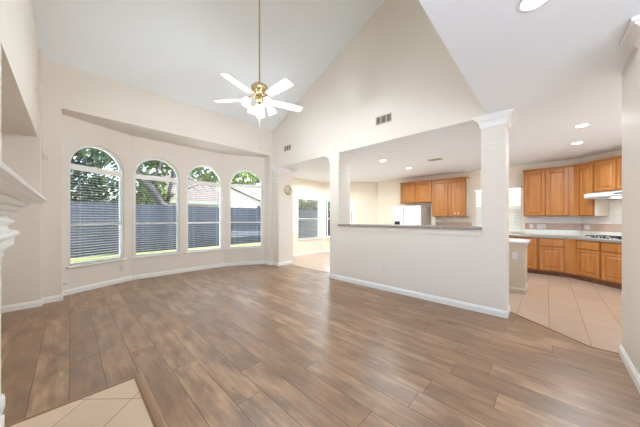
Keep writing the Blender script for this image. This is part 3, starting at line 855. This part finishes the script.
# island
isl = thing('kitchen_island', 'beige panelled kitchen island end with a pale top, behind the column', 'island', (5.5, 0.29, 0))
MB().box(0.0, 0.6, 0.0, 1.9, 0.0, 0.885).build('island_panel', M['knee'], isl)
mb = MB()
mb.loft([[(-o, -o, z), (0.6 + o, -o, z), (0.6 + o, 1.9 + o, z), (-o, 1.9 + o, z)] for o, z in ((0.016, 0.0), (0.016, 0.07), (0.008, 0.085), (0.003, 0.09))])
mb.build('island_baseboard', M['knee'], isl)
mb = MB()
mb.loft([[(-o, -o, z), (0.6 + o, -o, z), (0.6 + o, 1.9 + o, z), (-o, 1.9 + o, z)] for o, z in ((0.003, 0.80), (0.012, 0.815), (0.012, 0.83), (0.02, 0.86), (0.02, 0.885))])
mb.build('top_moulding', M['knee'], isl)
MB().bbox(-0.06, 0.64, -0.05, 1.94, 0.886, 0.925, 0.008).build('island_top', M['island'], isl)

# ------------------------------------------------------------------ outdoors
random.seed(7)
struct('ground', MB().box(-40, 60, 6.9, 60, -0.4, -0.04).box(8.6, 60, -30, 6.9, -0.4, -0.04), M['grass'])
struct('ground_bounce', MB().box(-8, 8.6, 6.9, 9.2, -0.2, -0.02).box(-25, 8.6, -30, -5.0, -0.2, -0.03).box(-25, -1.1, -5.0, 6.9, -0.2, -0.03), M['bounce'])  # unseen bright ground added to bounce sunlight onto ceilings and bay soffit
struct('wall_sky_blocker', MB().box(-12, 9, -12.2, -12, -0.1, 5.0).box(-12.2, -12, -12, 8, -0.1, 5.0), M['fence'])  # unseen tall walls added to keep low sky light off the floor
def fence(loc, rotz, L, label):
    r = thing('garden_fence', label, 'fence', loc, rotz, 'grey wooden yard fences')
    mb = MB(); x = 0
    while x < L:
        zt = 1.97 + random.uniform(-0.012, 0.012)
        mb.prism([(x + 0.003, 0.0), (x + 0.147, 0.0), (x + 0.147, zt - 0.03), (x + 0.12, zt), (x + 0.03, zt), (x + 0.003, zt - 0.03)], 'y', 0, 0.018)
        x += 0.15
    mb.build('boards', M['fence'], r)
    for z in (0.35, 1.0, 1.6): MB().box(0, L, -0.04, -0.001, z, z + 0.09).build('rail', M['fence'], r)
    return r
fence((-14, 12.0, -0.06), 0, 27.75, 'long grey board fence behind the arched windows')
fence((14.0, 12.0, -0.06), -PI / 2, 24.0, 'grey board side fence seen through the kitchen window')

def leaf_cloud(blobs, n, size, rnd):
    mb = MB()
    tot = sum(b[3] * b[4] * b[5] for b in blobs)
    for (bx, by, bz, rx, ry, rz_) in blobs:
        m = int(n * rx * ry * rz_ / tot)
        for _ in range(m):
            while True:
                p = Vector((rnd.uniform(-1, 1), rnd.uniform(-1, 1), rnd.uniform(-1, 1)))
                if 0.25 < p.length < 1: break
            c = Vector((bx + p.x * rx, by + p.y * ry, bz + p.z * rz_))
            u = Vector((rnd.gauss(0, 1), rnd.gauss(0, 1), rnd.gauss(0, 1))).normalized()
            t = u.orthogonal().normalized(); s_ = size * rnd.uniform(0.6, 1.4)
            q = u.cross(t)
            mb.add([c - t * s_, c + q * s_ * 0.5, c + t * s_, c - q * s_ * 0.5], [(0, 1, 2, 3)])
    return mb
def tree(label, loc, limbs, blobs, n, size, leaf, seed, name='tree'):
    rnd = random.Random(seed)
    r = thing(name, label, 'tree', loc)
    mb = MB()
    for pts, rad in limbs: mb.tube(pts, rad, 9)
    if limbs: mb.build('trunk', M['bark'], r)
    if blobs: leaf_cloud(blobs, n, size, rnd).build('foliage', leaf, r, kind=None)
    return r
tree('large forked oak tree behind the fence, trunk in the second arched window', (3.2, 14.0, -0.06),
     [([(0, 0, 0), (0, 0, 1.2), (0.05, 0, 2.1)], [0.3, 0.27, 0.27]),
      ([(0.0, 0, 2.0), (-0.35, 0, 2.7), (-0.95, 0.1, 3.6), (-1.6, 0.2, 4.8), (-2.1, 0.2, 6.2)], [0.2, 0.17, 0.15, 0.11, 0.06]),
      ([(0.1, 0, 2.0), (0.42, 0, 2.7), (0.55, -0.1, 3.6), (0.6, 0, 4.8), (0.9, 0.2, 6.5)], [0.22, 0.19, 0.17, 0.13, 0.07]),
      ([(-0.6, 0, 3.1), (-0.2, -0.3, 3.8), (0.1, -0.5, 5.0)], [0.12, 0.1, 0.06]),
      ([(0.55, -0.1, 3.6), (1.4, 0.1, 4.4), (2.4, 0.2, 5.0)], [0.13, 0.1, 0.05])],
     [(-2.3, 0, 5.0, 1.5, 1.0, 1.1), (-0.6, 0.3, 5.0, 1.6, 1.0, 1.0), (0.8, 0, 5.0, 1.3, 1.0, 0.9), (0, 0.3, 6.2, 2.0, 1.0, 0.7), (-1.8, 0.6, 3.6, 0.9, 0.5, 0.8), (1.3, 0.3, 4.0, 0.5, 0.4, 0.8)], 6500, 0.10, M['leaf'], 3, 'oak_tree')
tree('dark leafy tree filling the leftmost arched window beyond the fence', (-0.6, 16.6, -0.06),
     [([(0, 0, 0), (0.1, 0, 1.5), (-0.1, 0, 3.2), (0.2, 0, 5.5)], [0.28, 0.24, 0.2, 0.08]), ([(-0.1, 0, 2.6), (1.0, -0.2, 3.8), (1.8, 0, 5.2)], [0.16, 0.12, 0.06])],
     [(0, 0, 2.9, 2.2, 0.9, 1.2), (2.0, 0.2, 2.6, 1.3, 0.7, 1.0), (-1.7, 0, 5.0, 1.5, 1.0, 1.4), (1.0, 0.2, 5.0, 1.6, 0.9, 1.3), (-2.4, 0.2, 2.7, 1.4, .8, 1.1)], 8000, 0.12, M['leafd'], 5, 'shade_tree')
tree('pale green thicket far behind the forked oak trunk', (4.2, 18.2, -0.06),
     [([(0, 0, 0), (0, 0, 1.5), (0.1, 0, 3.5)], [0.2, 0.16, 0.06])],
     [(-0.6, 0, 2.9, 1.2, 0.5, 1.3), (0.2, 0, 5.2, 1.3, 0.5, 1.0), (-0.8, 0, 4.4, 1.0, 0.5, 0.9)], 2600, 0.12, M['leafy'], 21, 'shade_tree')
tree('yellow-green bushy tree crown above the pinkish roof', (7.0, 16.0, -0.06),
     [([(0.57, 0.4, 0), (0.57, 0.4, 2.0), (0.55, 0.3, 3.8), (0.2, 0, 5.2)], [0.14, 0.12, 0.1, 0.05])],
     [(-0.7, 0, 4.6, 1.5, 0.8, 0.95), (1.3, 0, 4.5, 1.5, 0.8, 0.95), (0.1, 0.2, 5.9, 2.0, 0.9, 0.9)], 5200, 0.11, M['leafy'], 9, 'leafy_tree')
tree('green tree crown above the pale gabled house in the rightmost arch', (10.9, 17.4, -0.06),
     [([(1.9, 0, 0), (1.7, 0, 2.0), (1.0, 0, 3.8), (0.2, 0, 5.2)], [0.16, 0.13, 0.1, 0.05])],
     [(-1.2, 0, 4.7, 1.3, 0.8, 0.9), (0.6, 0, 5.3, 1.4, 0.8, 1.0), (1.9, 0.2, 4.7, 1.0, 0.7, 0.8), (2.8, 0.2, 3.9, 0.7, 0.6, 0.6), (0.3, 0.2, 6.4, 2.0, 0.8, 0.7)], 4800, 0.11, M['leaf'], 11, 'leafy_tree')
tree('bare twiggy shrub poking over the fence in the rightmost arched window', (9.3, 13.2, -0.06),
     [([(0, 0, 0), (0, 0, 1.3), (-0.1, 0, 1.9)], [0.06, 0.05, 0.04])] +
     [([(-0.05, 0, 1.5 + 0.05 * k), (-0.5 + 0.22 * k, 0.05 * (k % 3), 2.15 + 0.1 * (k % 2)), (-0.85 + 0.36 * k, 0.1 * (k % 2), 2.35 + 0.22 * ((k * 2) % 3))], [0.03, 0.022, 0.012]) for k in range(6)],
     [(-0.6, 0, 2.05, 0.6, 0.3, 0.12), (0.5, 0, 2.05, 0.6, 0.3, 0.14)], 260, 0.08, M['leafd'], 13, 'garden_shrub')
tree('dark bare branches hanging before the pinkish roof in the third arched window', (4.1, 13.9, -0.06),
     [([(0, 0.1, 0), (0, 0.1, 2.4), (0.3, 0, 3.0), (0.9, 0, 3.3), (1.6, 0, 3.2), (2.1, 0, 3.35)], [0.06, 0.055, 0.04, 0.03, 0.018, 0.01]),
      ([(0.9, 0, 3.3), (1.2, 0, 2.95), (1.35, 0, 2.9)], [0.022, 0.014, 0.008]), ([(0.5, 0, 3.1), (0.75, 0, 2.9), (0.95, 0, 2.95)], [0.025, 0.014, 0.008]), ([(1.4, 0, 3.25), (1.6, 0, 2.98), (1.9, 0, 2.95)], [0.018, 0.012, 0.008])],
     [(0.95, 0, 3.3, 0.35, 0.2, 0.14)], 70, 0.06, M['leafd'], 17, 'garden_shrub')
tree('green shrubs beyond the fence outside the breakfast nook window', (12.3, 13.6, -0.06), [([(0, 0, 0), (0.1, 0, 1.5), (0, 0, 2.6)], [0.1, 0.08, 0.04])],
     [(0, 0, 2.5, 2.0, 0.7, 0.7), (2.2, 0, 2.4, 1.6, 0.7, 0.6)], 1800, 0.12, M['leaf'], 19, 'garden_shrub')

def house(label, loc, w, d, eave, ridge, along, wallm):
    r = thing('house', label, 'house', loc)
    if along == 'x':
        MB().box(0.3, w - 0.3, 0.4, d - 0.4, 0, eave).build('wall', wallm, r)
        MB().prism([(-0.1, eave - 0.05), (d / 2, ridge), (d + 0.1, eave - 0.05), (d + 0.1, eave + 0.03), (d / 2, ridge + 0.09), (-0.1, eave + 0.03)], 'x', 0, w).build('roof', M['shingle'], r)
        MB().box(0, w, -0.13, -0.101, eave - 0.14, eave + 0.05).build('fascia', M['trim'], r)
    else:
        MB().prism([(0.3, 0), (w - 0.3, 0), (w - 0.3, eave), (w / 2, ridge - 0.1), (0.3, eave)], 'y', 0.4, d).build('wall', wallm, r)
        MB().prism([(0, eave - 0.1), (w / 2, ridge), (w, eave - 0.1), (w, eave), (w / 2, ridge + 0.1), (0, eave)], 'y', 0, d + 0.4).build('roof', M['shingle'], r)
        MB().prism([(0, eave - 0.12), (w / 2, ridge - 0.02), (w, eave - 0.12), (w, eave + 0.02), (w / 2, ridge + 0.12), (0, eave + 0.02)], 'y', -0.03, -0.001).build('fascia', M['trim'], r)
    return r
house('neighbouring house with a pinkish shingle roof, seen in the third arched window', (3.9, 19.0, -0.06), 5.4, 7.0, 2.6, 5.0, 'x', M['pale'])
house('pale gabled neighbouring house seen in the rightmost arched window', (5.0, 26.5, -0.06), 14.0, 8.0, 3.0, 5.35, 'y', M['pale'])
